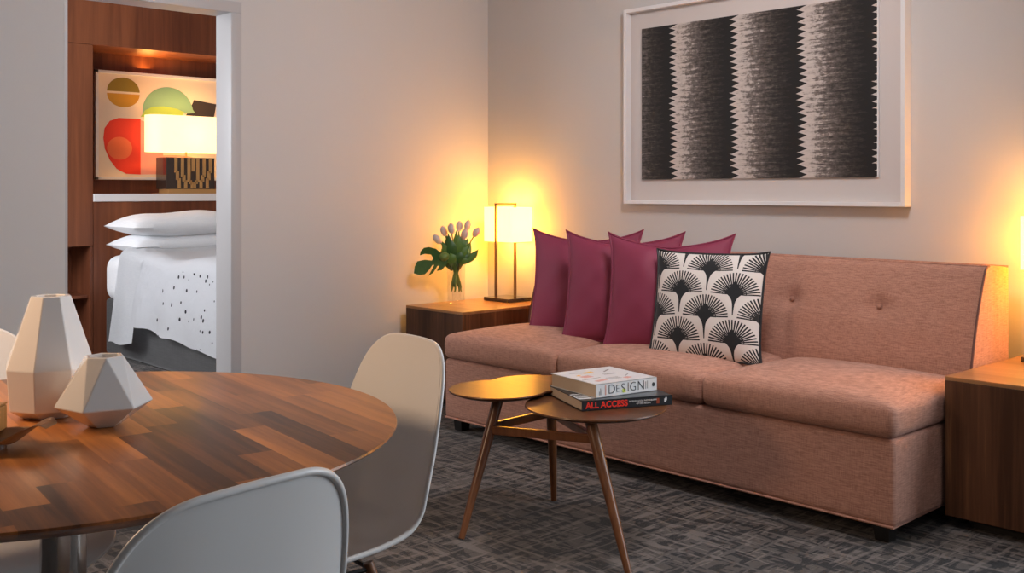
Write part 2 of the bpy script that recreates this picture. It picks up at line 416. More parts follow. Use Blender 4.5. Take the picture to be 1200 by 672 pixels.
# door frame: jamb linings and a slim rounded casing
bm = bmesh.new(); cw = .056; jt = .012
box(bm, (XL-WT-.004, DY1-jt, 0), (XL+.010, DY1, DZ), .003); box(bm, (XL-WT-.004, DY0, 0), (XL-.001, DY0+jt, DZ))
box(bm, (XL-WT-.004, DY0+jt, DZ-jt), (XL+.010, DY1-jt, DZ))
box(bm, (XL+.0105, DY1-jt, 0), (XL+.016, DY1+cw-jt, DZ-jt), .002)
box(bm, (XL+.0105, DY0+jt, DZ-jt+.0002), (XL+.016, DY1+cw-jt, DZ+cw-jt), .002)
box(bm, (XL, DY1+.0002, 0), (XL+.010, DY1+cw-jt-.001, DZ+.0002)); box(bm, (XL, DY0+jt, DZ+.0004), (XL+.010, DY1+cw-jt-.001, DZ+cw-jt-.001))
struct('trim_1', bm, M['trim'], 'pale grey door frame around the bedroom doorway', 'door frame', 30)
bm = bmesh.new(); box(bm, (XL, DY1+cw, 0), (XL+.012, YS, .09)); box(bm, (XL, YF, 0), (XL+.012, DY0-.02, .09))
struct('baseboard_left', bm, M['trim'], 'low pale baseboard on the doorway wall', 'baseboard')
struct('baseboard_back', B((XL+.013, YS-.012, 0), (WX0, YS, .09)), M['trim'], 'low pale baseboard behind the sofa', 'baseboard')

# ------------------------------------------------------------------ bedroom: panelling, print, lamp, bed
XP, XN = -2.7, -3.12            # front of the panelling, back of the niche
NY, NZ0, NZ1 = -1.296, 1.13, 2.177
hp = thing('headboard_wall', 'dark red-brown wood wall panelling with a lit niche behind the bed', 'wall panelling', (XN, -1, 0))
def hpart(name, bm, m):
    bmesh.ops.translate(bm, verts=bm.verts, vec=(-XN, 1, 0)); return obj(name, bm, m, hp, 0)
hpart('top_panel', B((-3.28, -2.6, NZ1), (XP, 1.48, 2.60)), M['panel'])
bm = bmesh.new(); box(bm, (-3.28, -2.6, .765), (XP, NY, NZ1-.006)); box(bm, (-3.28, -2.6, NZ1-.01), (XP-.012, NY, NZ1))
hpart('side_panel', bm, M['panel'])
bm = bmesh.new(); box(bm, (-3.28, NY, NZ0-.055), (XN, 1.48, NZ1)); hpart('niche_back', bm, M['panel'])
hpart('headboard', B((-3.28, NY+.004, .0), (XP, 1.48, NZ0-.056)), M['panel'])
bm = bmesh.new(); box(bm, (XN, NY+.003, NZ0-.055), (XP+.012, 1.48, NZ0), .004); hpart('shelf', bm, M['frame']).name = 'shelf'
bm = bmesh.new(); box(bm, (-3.28, -2.6, 0), (-3.05, NY, .76)); box(bm, (-3.05, -2.6, 0), (XP, NY, .12)); box(bm, (-3.05, NY-.02, .12), (XP, NY, .76)); box(bm, (-3.05, -2.6, .40), (XP-.03, NY-.02, .42))
hpart('cubby', bm, M['panel'])

# abstract framed print leaning on the niche back
ax, ay, az, aw, ah = XN, -1.125, 1.235, 1.47, .815
pr = thing('abstract_print', 'bright abstract print of cut-out shapes in the bedroom niche', 'picture', (ax+.001, ay, az))
bm = bmesh.new(); fw, fd = .022, .03
for a in ((0, 0, fw, ah), (aw-fw, 0, aw, ah), (0, 0, aw, fw), (0, ah-fw, aw, ah)): box(bm, (0, a[0], a[1]), (fd, a[2], a[3]), .002)
obj('frame', bm, M['frame'], pr, 0)
obj('paper', B((0, fw, fw), (.016, aw-fw, ah-fw)), M['cream'], pr, 0)
def shape(name, pts, m, lvl):
    bm = bmesh.new(); prism(bm, [(p[0]*aw, (1-p[1])*ah) for p in pts], .016, .016+.0008*lvl, 'x'); return obj(name, bm, M[m], pr, 0)
def ell(cx, cy, rx, ry, a0=0, a1=360, n=40): return [(cx+rx*math.cos(R(a0+(a1-a0)*i/n)), cy-ry*math.sin(R(a0+(a1-a0)*i/n))) for i in range(n+(0 if a1-a0 == 360 else 1))]
# (fractions of the print: x from the left edge, y from the top; the visible part is the left ~0.55)
shape('olive_shape', ell(.145, .185, .085, .13, 0, 180), 'olive', 1); shape('gold_shape', ell(.145, .205, .085, .125, 180, 360), 'gold', 1)
shape('sage_leaf', [(.245, .40)]+ell(.385, .36, .14, .245, 172, 10)+[(.535, .345), (.48, .36), (.40, .315), (.30, .335)], 'sage', 2)
shape('lime_leaf', [(.235, .41), (.26, .345), (.30, .31), (.36, .30), (.43, .315), (.475, .345), (.455, .41)], 'lime', 3)
shape('black_shape', [(.475, .40), (.51, .30), (.53, .22), (.66, .25), (.64, .43)], 'charcoal', 1)
shape('scarlet_shape', [(.235, .43), (.12, .43), (.075, .46), (.048, .53), (.042, .62), (.05, .72), (.075, .82), (.11, .90), (.16, .945), (.235, .95)], 'scarlet', 2)
shape('orange_spot', ell(.125, .71, .065, .105), 'orange', 3)
shape('blush_shape', ell(.42, .86, .19, .10), 'blush', 1); shape('rose_shape', [(.235, .44), (.235, .95), (.33, .945), (.36, .80), (.34, .5)], 'blush', .5)
# bedside lamp on the shelf
bl = thing('bedside_lamp', 'wide lit drum lamp with dark inlaid block base on bedroom shelf', 'lamp', (-2.93, -.475, NZ0))
bm = bmesh.new(); box(bm, (-.085, -.20, 0), (.085, .20, .035), .003); obj('plinth', bm, M['inlay'], bl, 0)
bm = bmesh.new(); box(bm, (-.10, -.215, .035), (.08, .175, .275), .003); obj('base', bm, M['lamp_base'], bl, 0)
bm = bmesh.new()
def bar(y0, y1, z0, z1): box(bm, (.08, y0, z0), (.0835, y1, z1))
ys = -.14
for i, (h0, h1, step) in enumerate(((.16, .27, 1), (.13, .27, 1), (.09, .27, 1))):
    y0 = ys+i*.052
    for sgn in (1, -1):
        yy = y0 if sgn == 1 else -.02*0-y0-.0
        bar(yy-.012, yy+.012, h0, h1); bar(yy+sgn*.012-.012, yy+sgn*.012+.012, .06+(h0-.06)*.45, h0+.012); bar(yy+sgn*.026-.012, yy+sgn*.026+.012, .04, .06+(h0-.06)*.45+.012)
bar(-.014, .014, .17, .27)
for y in (-.10, 0, .10): bar(y-.012, y+.012, .012, .03)
obj('inlay', bm, M['inlay'], bl, 0)
bm = bmesh.new(); tube(bm, [(0, -.02, .27), (0, -.02, .42)], .008); obj('stem', bm, M['inlay'], bl)
def stadium(a, b, r, n=10):
    p = []
    for cx, cy, s in ((a-r, b-r, 0), (-a+r, b-r, 90), (-a+r, -b+r, 180), (a-r, -b+r, 270)):
        for i in range(n+1): t = R(s+90*i/n); p.append((cx+r*math.cos(t), cy+r*math.sin(t)))
    return p
bm = bmesh.new(); out = stadium(.10, .335, .085)
ra = [[bm.verts.new((x*k, y*k-.0, z)) for x, y in out] for z, k in ((.315, 1), (.592, 1), (.592, .985), (.315, .985))]
for A, Bq in zip(ra, ra[1:]+ra[:1]):
    for k in range(len(out)): bm.faces.new((A[k], A[(k+1) % len(out)], Bq[(k+1) % len(out)], Bq[k]))
obj('lamp_shade', bm, M['bed_shade'], bl)
# bed
BY0, BY1, BX0, BX1 = -1.25, .55, -2.68, -.62
bed = thing('bed', 'bed with white dotted duvet and dark grey skirt beyond the doorway', 'bed', (-1.6, -.35, 0))
def bpart(name, bm, m, par=bed, sm=40):
    bmesh.ops.translate(bm, verts=bm.verts, vec=(1.6, .35, 0)); return obj(name, bm, m, par, sm)
bm = bmesh.new(); rbox(bm, (BX0, BY0+.03, .005), (BX1, BY1-.03, .40), .03, 6, lambda p: Vector((p.x, p.y+(.012*math.sin(p.x*40) if p.y < -.9 else 0), p.z)))
bpart('bed_skirt', bm, M['skirt'])
bm = bmesh.new(); rbox(bm, (BX0, BY0+.015, .38), (BX1, BY1-.015, .70), .09, 8); bpart('mattress', bm, M['linen'])
def drape(bm, x0, x1, hem0, hem1, lift, flare, th=.012, seed=0., thick=.0):
    # a sheet lying over the bed and hanging down its near side; s runs from the hem up and across
    def f(a, b):
        x = x0+(x1-x0)*a
        zt = .715+lift+.012*math.sin(x*9+seed)+(.02*math.sin(b*8+x*3))
        hem = hem0+(hem1-hem0)*a+.008*math.sin(x*17+seed)
        rr = .10
        L1 = zt-rr-hem; L2 = rr*PI/2; L3 = .9
        s = b*(L1+L2+L3)
        y0 = BY0-.010-lift*.5
        if s < L1: k = 1-s/L1; return (x-flare*k*(.4+.6*(1-a)), y0-.045*k+.014*math.sin(x*14+seed)*k, hem+s)
        if s < L1+L2: t = (s-L1)/rr; return (x, y0+rr*(1-math.cos(t)), zt-rr+rr*math.sin(t))
        return (x, y0+rr+(s-L1-L2), zt)
    g = grid(bm, 40, 44, f)
    r = bmesh.ops.solidify(bm, geom=bm.faces[:], thickness=th)
    return bm
bpart('duvet', drape(bmesh.new(), -2.00, BX1+.03, .285, .185, .035, .0, .03), M['duvet'])
bpart('folded_sheet', drape(bmesh.new(), -2.28, -1.93, .125, .16, .048, .10, .012, 2.), M['linen'])
def sleeping_pillow(bm, cx, cy, cz, L, D, T, sag=0.):
    for s in (1, -1):
        def f(a, b):
            u, v = a*2-1, b*2-1
            e = max(0, (1-abs(u)**3.2))*max(0, (1-abs(v)**2.6)); t = T/2*e**.5
            x = v*D/2*(1-.07*(1-u*u)+.05*abs(u)**6); y = u*L/2*(1-.05*(1-v*v))
            return (cx+x, cy+y, cz+s*t*(1 if s > 0 else .8)+.01*math.sin(u*5)*e-sag*abs(u)**4)
        grid(bm, 40, 22, f)
    bmesh.ops.remove_doubles(bm, verts=bm.verts, dist=.0005); return bm
for i, (cz, cy, lab) in enumerate(((.775, -.78, 'white bed pillow at the bottom of the pair, lying on the mattress'), (.905, -.80, 'white bed pillow on top of the pair, warm lit above'))):
    bm = bmesh.new(); sleeping_pillow(bm, 0, 0, 0, .92, .48, .20 if i else .19)
    o = obj('bed_pillow', bm, M['linen'], None, 60); o.location = (-2.36+.012*i, cy, cz); tag(o, lab, 'pillow', 'pillows on the bed')

# ------------------------------------------------------------------ big framed picture over the sofa
FX0, FX1, FZ0, FZ1, FD = 1.04, 2.579, 1.083, 2.098, .055
fr = thing('framed_artwork', 'large white shadow-box frame with black and white striped weave print', 'picture', (FX0, YS, FZ0))
w_, h_ = FX1-FX0, FZ1-FZ0; t_ = .019
bm = bmesh.new()
for a in ((0, 0, t_, h_), (w_-t_, 0, w_, h_), (t_, 0, w_-t_, t_), (t_, h_-t_, w_-t_, h_)): box(bm, (a[0], -FD, a[1]), (a[2], -.001, a[3]), .0015)
obj('frame', bm, M['frame'], fr, 0)
obj('mat_board', B((t_, -.016, t_), (w_-t_, -.002, h_-t_)), M['mat'], fr, 0)
o = obj('print', B((0, -.012, 0), (1.30, 0, .78)), M['ikat'], fr, 0); o.location = (.102, -.016, .127)
o = obj('print_edge', B((1.30, -.0118, 0), (1.306, 0, .78)), M['frame'], fr, 0); o.location = (.102, -.016, .127)

# ------------------------------------------------------------------ sofa
SX0, SX1, SYF, SYB = .743, 3.02, -.94, -.035
sofa = thing('sofa', 'long armless rose tweed sofa with three seat cushions', 'sofa', ((SX0+SX1)/2, (SYF+SYB)/2, 0))
sc_ = Vector(sofa.location)
def spart(name, bm, m, par=sofa, sm=45):
    bmesh.ops.translate(bm, verts=bm.verts, vec=-sc_); return obj(name, bm, m, par, sm)
spart('base', rbox(bmesh.new(), (SX0, SYF, .062), (SX1, SYB-.06, .345), .018, 12), M['sofa'])
bm = bmesh.new()
tube(bm, [(SX0+.004, SYF+.004, .064), (SX1-.004, SYF+.004, .064), (SX1-.004, SYB-.08, .064), (SX0+.004, SYB-.08, .064)], .005, 6, True, True)
spart('base_piping', bm, M['sofa'])
cws = (SX1-SX0)/3
for i in range(3):
    x0 = SX0+cws*i; x1 = x0+cws
    def crown(p, x0=x0, x1=x1):
        u = (p.x-x0)/(x1-x0)*2-1; v = (p.y-SYF)/(.62)*2-1
        if p.z > .40:
            k = (p.z-.40)/.07; p.z += k*.030*max(0, 1-abs(u)**2.6)*max(0, 1-abs(min(1, v))**3)
            p.z += k*(-.010)*max(0., abs(u)-.75)*4
        bulge = max(0, 1-((p.z-.41)/.07)**2)
        if p.y < SYF+.2: p.y -= .012*bulge
        if i == 2 and u > .7: p.x += .010*bulge
        p.z += .002*math.sin(p.x*23)*math.sin(p.y*17)
        return p
    spart('seat_cushion', rbox(bmesh.new(), (x0+.002, SYF-.004, .345), (x1-.002, -.30, .470), .030, 12, crown), M['sofa'])
# tufted back
TUFT = [2.636-.386*k for k in range(5)]
def bprof(t):      # front face from the seat up to the rounded top and down the rear
    pts = [(-.375, .40), (-.368, .50), (-.350, .58), (-.320, .68), (-.282, .78), (-.252, .845), (-.236, .866), (-.212, .872), (-.12, .868), (-.045, .858), (-.035, .845), (-.035, .60), (-.035, .345)]
    k = t*(len(pts)-1); i = min(int(k), len(pts)-2); f = k-i
    p0, p1, p2, p3 = [Vector(pts[max(0, min(len(pts)-1, j))]) for j in (i-1, i, i+1, i+2)]
    return .5*((2*p1)+(p2-p0)*f+(2*p0-5*p1+4*p2-p3)*f*f+(3*p1-p0-3*p2+p3)*f**3)
def backf(a, b):
    p = bprof(b); x = SX0+(SX1-SX0)*a; d = 0
    if b < .45:
        for tx in TUFT:
            r2 = ((x-tx)/.045)**2+((p[1]-.70)/.04)**2; d += .024*math.exp(-r2)
            d += .008*math.exp(-((x-tx)/.020)**2)*max(0, 1-abs(p[1]-.62)/.2)
            d += .006*math.exp(-((p[1]-.70)/.02)**2-((x-tx)/.12)**2)
        d -= .012*max(0, 1-abs(p[1]-.64)/.26)*(1-abs(2*a-1)**8)
    return (x, p[0]+d, p[1])
bm = bmesh.new(); g = grid(bm, 180, 72, backf)
for row in (g[0], g[-1]):
    bm.faces.new(row)
bm.faces.new([g[i][0] for i in range(181)]+[g[i][72] for i in range(180, -1, -1)])
back = spart('backrest', bm, M['sofa'])
for xe in (SX0, SX1):
    bm = bmesh.new(); tube(bm, [(xe+(.002 if xe == SX1 else -.002), bprof(t/40*.58)[0], bprof(t/40*.58)[1]) for t in range(41)], .0048, 6)
    spart('piping', bm, M['piping'], back)
bm = bmesh.new(); tube(bm, [(SX0+(SX1-SX0)*t/40, -.226, .872) for t in range(41)], .004, 6); spart('top_piping', bm, M['sofa'], back)
for tx in TUFT:
    bm = bmesh.new(); bmesh.ops.create_uvsphere(bm, u_segments=14, v_segments=8, radius=.011)
    for v in bm.verts: v.co = Vector((v.co.x+tx, v.co.y*.5-.302, v.co.z+.70))
    spart('tuft_button', bm, M['sofa'], back)
for x in (SX0+.06, SX1-.06):
    for y in (SYF+.06, SYB-.12):
        bm = bmesh.new(); rr = []
        for z, k in ((0, .024), (.066, .030)): rr.append([bm.verts.new((x+a*k, y+b*k, z)) for a, b in ((-1,-1),(1,-1),(1,1),(-1,1))])
        for k in range(4): bm.faces.new((rr[0][k], rr[0][(k+1) % 4], rr[1][(k+1) % 4], rr[1][k]))
        bm.faces.new(rr[0]); bm.faces.new(rr[1]); spart('leg', bm, M['sofa_leg'], sofa, 0)

# ------------------------------------------------------------------ cushions
def throw_pillow(mat, W, H, T, piping=None, ear=.05, seed=1, uv=False, pinch=.05, chop=0.):
    rnd = random.Random(seed); bm = bmesh.new(); N = 44
    ph = [rnd.uniform(0, 6) for _ in range(6)]
    def out(u, v):
        x = u*W/2*(1-pinch*(1-v*v)+ear*.4*abs(u)**4*abs(v)**8); z = v*H/2*(1-pinch*(1-u*u)+ear*.4*abs(v)**4*abs(u)**8)
        return x, z+H/2
    for s in (-1, 1):
        def f(a, b):
            u, v = a*2-1, b*2-1; x, z = out(u, v)
            e = max(0, 1-abs(u)**2.4)*max(0, 1-abs(v)**2.4); y = s*T/2*e**.62
            y += s*.0025*e**.5*(math.sin(u*7+v*3+ph[0])*math.sin(v*6+ph[1])+.6*math.sin(u*11-v*9+ph[2]))*min(1, e*3)
            z -= .012*(1-abs(u))*max(0, -v)**2
            up = max(0, (v+1)/2)                       # the soft dent pressed into the top edge
            z -= chop*.050*max(0, 1-abs(u)**1.5)*up**3
            y += chop*(.040*math.exp(-((u-.02)/.20)**2)*up**1.3-.016*math.exp(-((u+.38)/.22)**2)*up**.5)*min(1, e*4)*(1 if s < 0 else .3)
            return (x, y, z)
        grid(bm, N, N, f, uv=True)
    bmesh.ops.remove_doubles(bm, verts=bm.verts, dist=.0004)
    o = obj('throw_pillow', bm, mat, None, 70)
    if piping:
        pts = []
        for e in range(4):
            for i in range(24):
                t = -1+2*i/24; u, v = ((t, -1), (1, t), (-t, 1), (-1, -t))[e]; x, z = out(u, v)
                z -= .012*(1-abs(u))*max(0, -v)**2+chop*.050*max(0, 1-abs(u)**1.5)*max(0, (v+1)/2)**3; pts.append((x, 0, z))
        bm = bmesh.new(); tube(bm, pts, .0055, 6, closed=True); obj('piping', bm, piping, o)
    return o
def place(o, left, yaw, lean, W):
    c = Vector(left)+Vector((math.cos(R(yaw)), math.sin(R(yaw)), 0))*W/2
    o.location = c; o.rotation_euler = (R(-lean), 0, R(yaw))
PW, PH = .53, .487
labs = ('magenta throw pillow at the left end of sofa, nearest the table lamp', 'magenta throw pillow in the middle of the row of three', 'magenta throw pillow directly behind the black and white fan-print pillow')
for i, (l, yaw, lean) in enumerate((((.985, -.60, .470), 24, 9), ((1.312, -.705, .472), 23, 9), ((1.603, -.745, .474), 22, 10))):
    o = throw_pillow(M['purple'], PW, PH, .13, M['purple'], .16, 3+i, pinch=.055, chop=.72); place(o, l, yaw, lean, PW)
    tag(o, labs[i], 'pillow', 'magenta throw pillows on the sofa')
fp = throw_pillow(M['fan'],   .465, .438, .13, M['ink'], .10, 11, True, pinch=.04); place(fp, (1.868, -.765, .471), 16, 13, .465)
tag(fp, 'square black and white fan-print throw pillow leaning at the front of the row', 'pillow')

# ------------------------------------------------------------------ side tables and their lamps
def side_table(x0, x1, y0, y1, label):
    t = thing('side_table', label, 'side table', ((x0+x1)/2, (y0+y1)/2, 0), 0, 'walnut cube side tables')
    hx, hy = (x1-x0)/2, (y1-y0)/2
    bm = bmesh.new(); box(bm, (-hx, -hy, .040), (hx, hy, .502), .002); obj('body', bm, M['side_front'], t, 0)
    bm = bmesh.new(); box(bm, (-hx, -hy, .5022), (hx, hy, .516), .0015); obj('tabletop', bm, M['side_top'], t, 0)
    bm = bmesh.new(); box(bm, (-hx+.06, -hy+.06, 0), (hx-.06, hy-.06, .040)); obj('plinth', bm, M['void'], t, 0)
    return t
side_table(.0, .484, -.607, .06, 'walnut cube side table in the corner, holding tulips and lamp')
side_table(3.034, 3.60, -.605, .06, 'walnut cube side table at the right end of the sofa')
def table_lamp(x, y, label):
    t = thing('table_lamp', label, 'lamp', (x, y, .516), 0, 'lit table lamps on the side tables')
    bm = bmesh.new(); box(bm, (-.107, -.090, .001), (.107, .090, .020), .002); obj('base', bm, M['lamp_base'], t, 0)
    bm = bmesh.new(); a = .0065
    for yy in (-.098, .098): 
        y2 = yy*.93 if yy < 0 else yy*.6
        box(bm, (-a, y2-a, .020), (a, y2+a, .560), .001)
    box(bm, (-a, -.098*.93-a, .552), (a, .098*.6+a, .564), .001)
    obj('lamp_frame', bm, M['bronze'], t, 0)
    bm = bmesh.new(); hx, y0, y1 = .112, -.082, .090; th = .0025
    def ring(k, z): return [bm.verts.new((sx*(hx-k), yy, z)) for sx, yy in ((-1, y0+k), (1, y0+k), (1, y1-k), (-1, y1-k))]
    rg = [ring(0, .342), ring(0, .541), ring(th, .541), ring(th, .342)]
    for A, Bq in zip(rg, rg[1:]+rg[:1]):
        for k in range(4): bm.faces.new((A[k], A[(k+1) % 4], Bq[(k+1) % 4], Bq[k]))
    obj('lamp_shade', bm, M['shade'], t, 0)

    bm = bmesh.new(); tube(bm, [(0, -.085, .40), (0, .0, .40)], .005, 8); tube(bm, [(0, 0, .395), (0, 0, .425)], .012, 10); obj('bulb_holder', bm, M['bronze'], t)
    bm = bmesh.new(); tube(bm, [(.105, .03, .010), (.16, .02, .012), (.20, .04, .03), (.25, .065, .02), (.262, .07, -.10)], .0025, 6); obj('cord', bm, M['ink'], t)
    return t
table_lamp(.205, -.028, 'small lit table lamp with square shade beside the tulips')
table_lamp(3.205, -.028, 'small lit table lamp at the right edge of photo')

# ------------------------------------------------------------------ tulips in a glass vase
VX, VY, VZ = .155, -.375, .516
va = thing('flower_vase', 'clear glass cylinder vase holding tulips on the corner side table', 'vase', (VX, VY, VZ))
bm = bmesh.new(); lathe(bm, [(.046, .001), (.050, .006), (.053, .262), (.0505, .262), (.047, .016), (.001, .014)], 40); obj('glass', bm, M['glass'], va)
def blade(bm, base, tip, width, bend=(0,0,0), n=12, fold=.25, nrm=None):
    base, tip, bend = Vector(base), Vector(tip), Vector(bend); d = (tip-base)
    side = (d.cross(nrm or Vector((-.72, .68, .1)))).normalized(); up = side.cross(d).normalized()
    rows = []
    for i in range(n+1):
        t = i/n; c = base+d*t+bend*math.sin(PI*t); w = width*math.sin(PI*min(1, t*.93+.05))**.75*(1-t**6)
        rows.append([bm.verts.new(c+side*w*k+up*fold*w*abs(k)) for k in (-1, -.5, 0, .5, 1)])
    for A, Bq in zip(rows, rows[1:]):
        for k in range(4): bm.faces.new((A[k], A[k+1], Bq[k+1], Bq[k]))
    return bm
# directions: r = right in the photo, f = away from the camera
RV, FV = Vector((.682, .731, 0)), Vector((-.731, .682, 0))
def P3(r, f, z): return RV*r+FV*f+Vector((0, 0, z))
heads = [(-.085, .0, .372, ''), (-.060, .03, .410, ''), (-.022, -.01, .425, ''), (.014, .03, .436, ''), (.040, -.02, .395, ''), (.056, .04, .442, ''), (.098, .0, .408, '')]
lab_t = ['pale tulip with a low head at the left of the bunch', 'pale tulip second from left in the bunch', 'pale tulip third from left in the bunch', 'pale tulip standing in the middle of the bunch', 'pale tulip with a low broad head right of the middle', 'pale tulip reaching highest at the right of the bunch', 'pale tulip leaning out furthest right toward the lamp']
for i, (r, f, z, _) in enumerate(heads):
    t = thing('tulip', lab_t[i], 'flower', (VX, VY, VZ), 0, 'tulips in the glass vase')
    ft = P3(-r*.25, -f*.3+.01*math.sin(i*2), .075+.02*(i % 3)); md = P3(r*.45, f*.5, .29); hd = P3(r, f, z-.03)
    bm = bmesh.new(); pts = [ft*(1-q)**2+md*2*q*(1-q)+hd*q*q for q in [j/12 for j in range(13)]]; tube(bm, pts, .0038, 7); obj('stem', bm, M['stem'], t)
    dirv = (hd-md).normalized(); bm = bmesh.new(); q = Vector((0,0,1)).rotation_difference(dirv).to_matrix()
    for k in range(6):
        a0 = k*PI/3+i; rr = .019 if k % 2 else .0205
        rows = []
        for j in range(9):
            s = j/8; rad = rr*math.sin(PI*min(1, .12+s*.80))**.7*(1 if s < .8 else 1-(s-.8)*1.6); hw = .62*math.sin(PI*(.1+.9*min(1, s*.95)))**.6+.02
            rows.append([bm.verts.new(hd+q @ Vector((rad*math.cos(a0+hw*m), rad*math.sin(a0+hw*m), s*.062))) for m in (-1, -.5, 0, .5, 1)])
        for A, Bq in zip(rows, rows[1:]):
            for m in range(4): bm.faces.new((A[m], A[m+1], Bq[m+1], Bq[m]))
    obj('bud', bm, M['petal'], t, 60)
    for s in (0, 1):
        sg = (1 if r > 0 else -1)*(1 if s else -.6)
        bm = bmesh.new(); b0 = P3(r*.2, f*.2, .22); tp = P3(r*1.05+sg*.022, f+.03*(s-.5), z-.05-.05*s); blade(bm, b0, tp, .016+.004*((i+s) % 3), P3(sg*.018, 0, 0)); obj('leaf', bm, M['leaf'], t, 60)
ml = thing('monstera_leaf', 'large dark split leaf arching left out of the glass vase', 'leaf', (VX, VY, VZ))
# outline of the leaf in the photo's plane (right, up), lobed with slits
def uvpt(u, v): # from the picture's scale at the vase: 1 px = 4.75 mm
    return ((u-534)*.00475, (357-v)*.00475)
out = [(517, 296), (511, 291), (503, 289), (497, 290), (493, 294), (492, 299), (498, 297), (505, 298), (508, 302), (506, 305), (498, 304), (489, 306), (486, 312), (485, 320), (492, 322), (498, 321), (503, 316), (507, 310), (509, 310), (506, 316), (502, 323), (508, 319), (513, 311), (515, 311), (512, 317), (518, 316), (523, 310), (526, 303), (524, 297)]
bm = bmesh.new()
def mp(u, v, side):
    r, z = uvpt(u, v); d = ((u-517)**2+(v-304)**2)**.5
    return P3(r, -.05-.0000*d+.0009*(517-u)*.6-.00045*abs(v-306), z)+FV*side
fr_ = [bm.verts.new(mp(u, v, -.0008)) for u, v in out]; bk_ = [bm.verts.new(mp(u, v, .0008)) for u, v in out]
from mathutils.geometry import tessellate_polygon
for a_, b_, c_ in tessellate_polygon([[Vector((u, v, 0)) for u, v in out]]):
    bm.faces.new((fr_[a_], fr_[b_], fr_[c_])); bm.faces.new((bk_[a_], bk_[c_], bk_[b_]))
for i in range(len(out)): bm.faces.new((fr_[i], fr_[(i+1) % len(out)], bk_[(i+1) % len(out)], bk_[i]))
obj('blade', bm, M['monstera'], ml, 0)
bm = bmesh.new(); tube(bm, [P3(.01, 0, .10), P3(-.01, -.02, .22), P3(*[uvpt(520, 304)[0], -.05, uvpt(520, 304)[1]])], .004, 7); obj('stem', bm, M['stem'], ml)
fl = thing('foliage_sprig', 'bunch of dark green leaves filling the neck of the vase', 'leaves', (VX, VY, VZ))
for i, (r0, z0, r1, z1, wd, f) in enumerate(((-.01, .24, -.075, .34, .032, -.03), (-.02, .25, -.055, .385, .026, .02), (0, .24, .07, .33, .022, -.03), (.01, .24, .085, .285, .020, .01), (0, .25, .02, .40, .028, -.04), (-.01, .25, -.03, .37, .03, -.045), (.01, .25, .05, .39, .024, -.02), (-.02, .22, -.085, .30, .03, -.035), (.01, .24, .075, .255, .016, -.045), (-.02, .26, -.045, .40, .018, .0), (.0, .26, .0, .415, .018, .02), (.01, .26, .04, .405, .017, .0), (.02, .26, .07, .375, .016, .02), (-.03, .25, -.08, .355, .020, .0), (.0, .22, -.03, .29, .03, -.05), (.01, .22, .03, .30, .03, -.05))):
    bm = bmesh.new(); blade(bm, P3(r0, f*.5, z0-.03), P3(r1, f, z1), wd, P3(0, -.02, .012)); obj('leaf', bm, M['monstera'] if i % 2 else M['leaf'], fl, 60)
bm = bmesh.new()
for i in range(13): a = i*.9; tube(bm, [P3(.03*math.cos(a), .03*math.sin(a), .07+.02*(i % 3)), P3(.012*math.cos(a+2.5), .012*math.sin(a+2.5), .25)], .0036, 6)
obj('stem', bm, M['stem'], fl)
bm = bmesh.new(); bmesh.ops.create_icosphere(bm, subdivisions=3, radius=.030)
c = P3(-.062, -.045, .268)
for v in bm.verts: v.co = Vector((v.co.x, v.co.y, v.co.z*.85))*(1+.12*math.sin(v.co.x*260)*math.sin(v.co.z*240))+c
obj('round_bud', bm, M['stem'], fl, 60)

# ------------------------------------------------------------------ coffee table
ZU, ZL, TT = .470, .4515, .017
ct = thing('coffee_table', 'walnut coffee table of overlapping rounded tops on three splayed legs', 'coffee table', (2.1, -1.63, 0))
cc = Vector((2.1, -1.63, 0))
def cpart(name, bm, m, sm=35):
    bmesh.ops.translate(bm, verts=bm.verts, vec=-cc); return obj(name, bm, m, ct, sm)
def union_outline(circles, n=180):
    ctr = Vector((sum(c[0] for c in circles)/len(circles), sum(c[1] for c in circles)/len(circles))); pts = []
    for i in range(n):
        a = 2*PI*i/n; d = Vector((math.cos(a), math.sin(a))); best = 0
        for x, y, r in circles:
            o = ctr-Vector((x, y)); b = o.dot(d); q = b*b-(o.dot(o)-r*r)
            if q >= 0: best = max(best, -b+math.sqrt(q))
        pts.append(best)
    for _ in range(2): pts = [(pts[i-1]+2*pts[i]+pts[(i+1) % n])/4 for i in range(n)]
    return ctr, pts
def slab(bm, circles, ztop, th):
    ctr, rad = union_outline(circles); n = len(rad)
    prof = [(-.030, ztop-th), (-.004, ztop-th*.45), (0, ztop-.004), (-.0015, ztop)]
    rg = [[bm.verts.new((ctr.x+(rad[i]+o)*math.cos(2*PI*i/n), ctr.y+(rad[i]+o)*math.sin(2*PI*i/n), z)) for i in range(n)] for o, z in prof]
    for A, Bq in zip(rg, rg[1:]):
        for k in range(n): bm.faces.new((A[k], A[(k+1) % n], Bq[(k+1) % n], Bq[k]))
    bm.faces.new(rg[0]); bm.faces.new(rg[-1]); return bm
cpart('upper_tabletop', slab(bmesh.new(), [(1.98, -1.715, .170), (1.985, -1.545, .160)], ZU, TT), M['coffee'])
cpart('lower_tabletop', slab(bmesh.new(), [(2.328, -1.60, .232)], ZL, TT), M['coffee'])
legs = [((2.0, -1.896, 0), (1.977, -1.704, ZU-TT)), ((2.608, -1.757, 0), (2.40, -1.705, ZL-TT)), ((1.909, -1.37, 0), (1.985, -1.463, ZU-TT))]
for a, b in legs:
    a, b = Vector(a), Vector(b); bm = bmesh.new(); tube(bm, [a, a.lerp(b, .3), a.lerp(b, .7), b], [.0105, .0145, .0185, .0195], 16); cpart('leg', bm, M['coffee_leg'])
def atz(l, z): a, b = Vector(l[0]), Vector(l[1]); return a.lerp(b, (z-a.z)/(b.z-a.z))
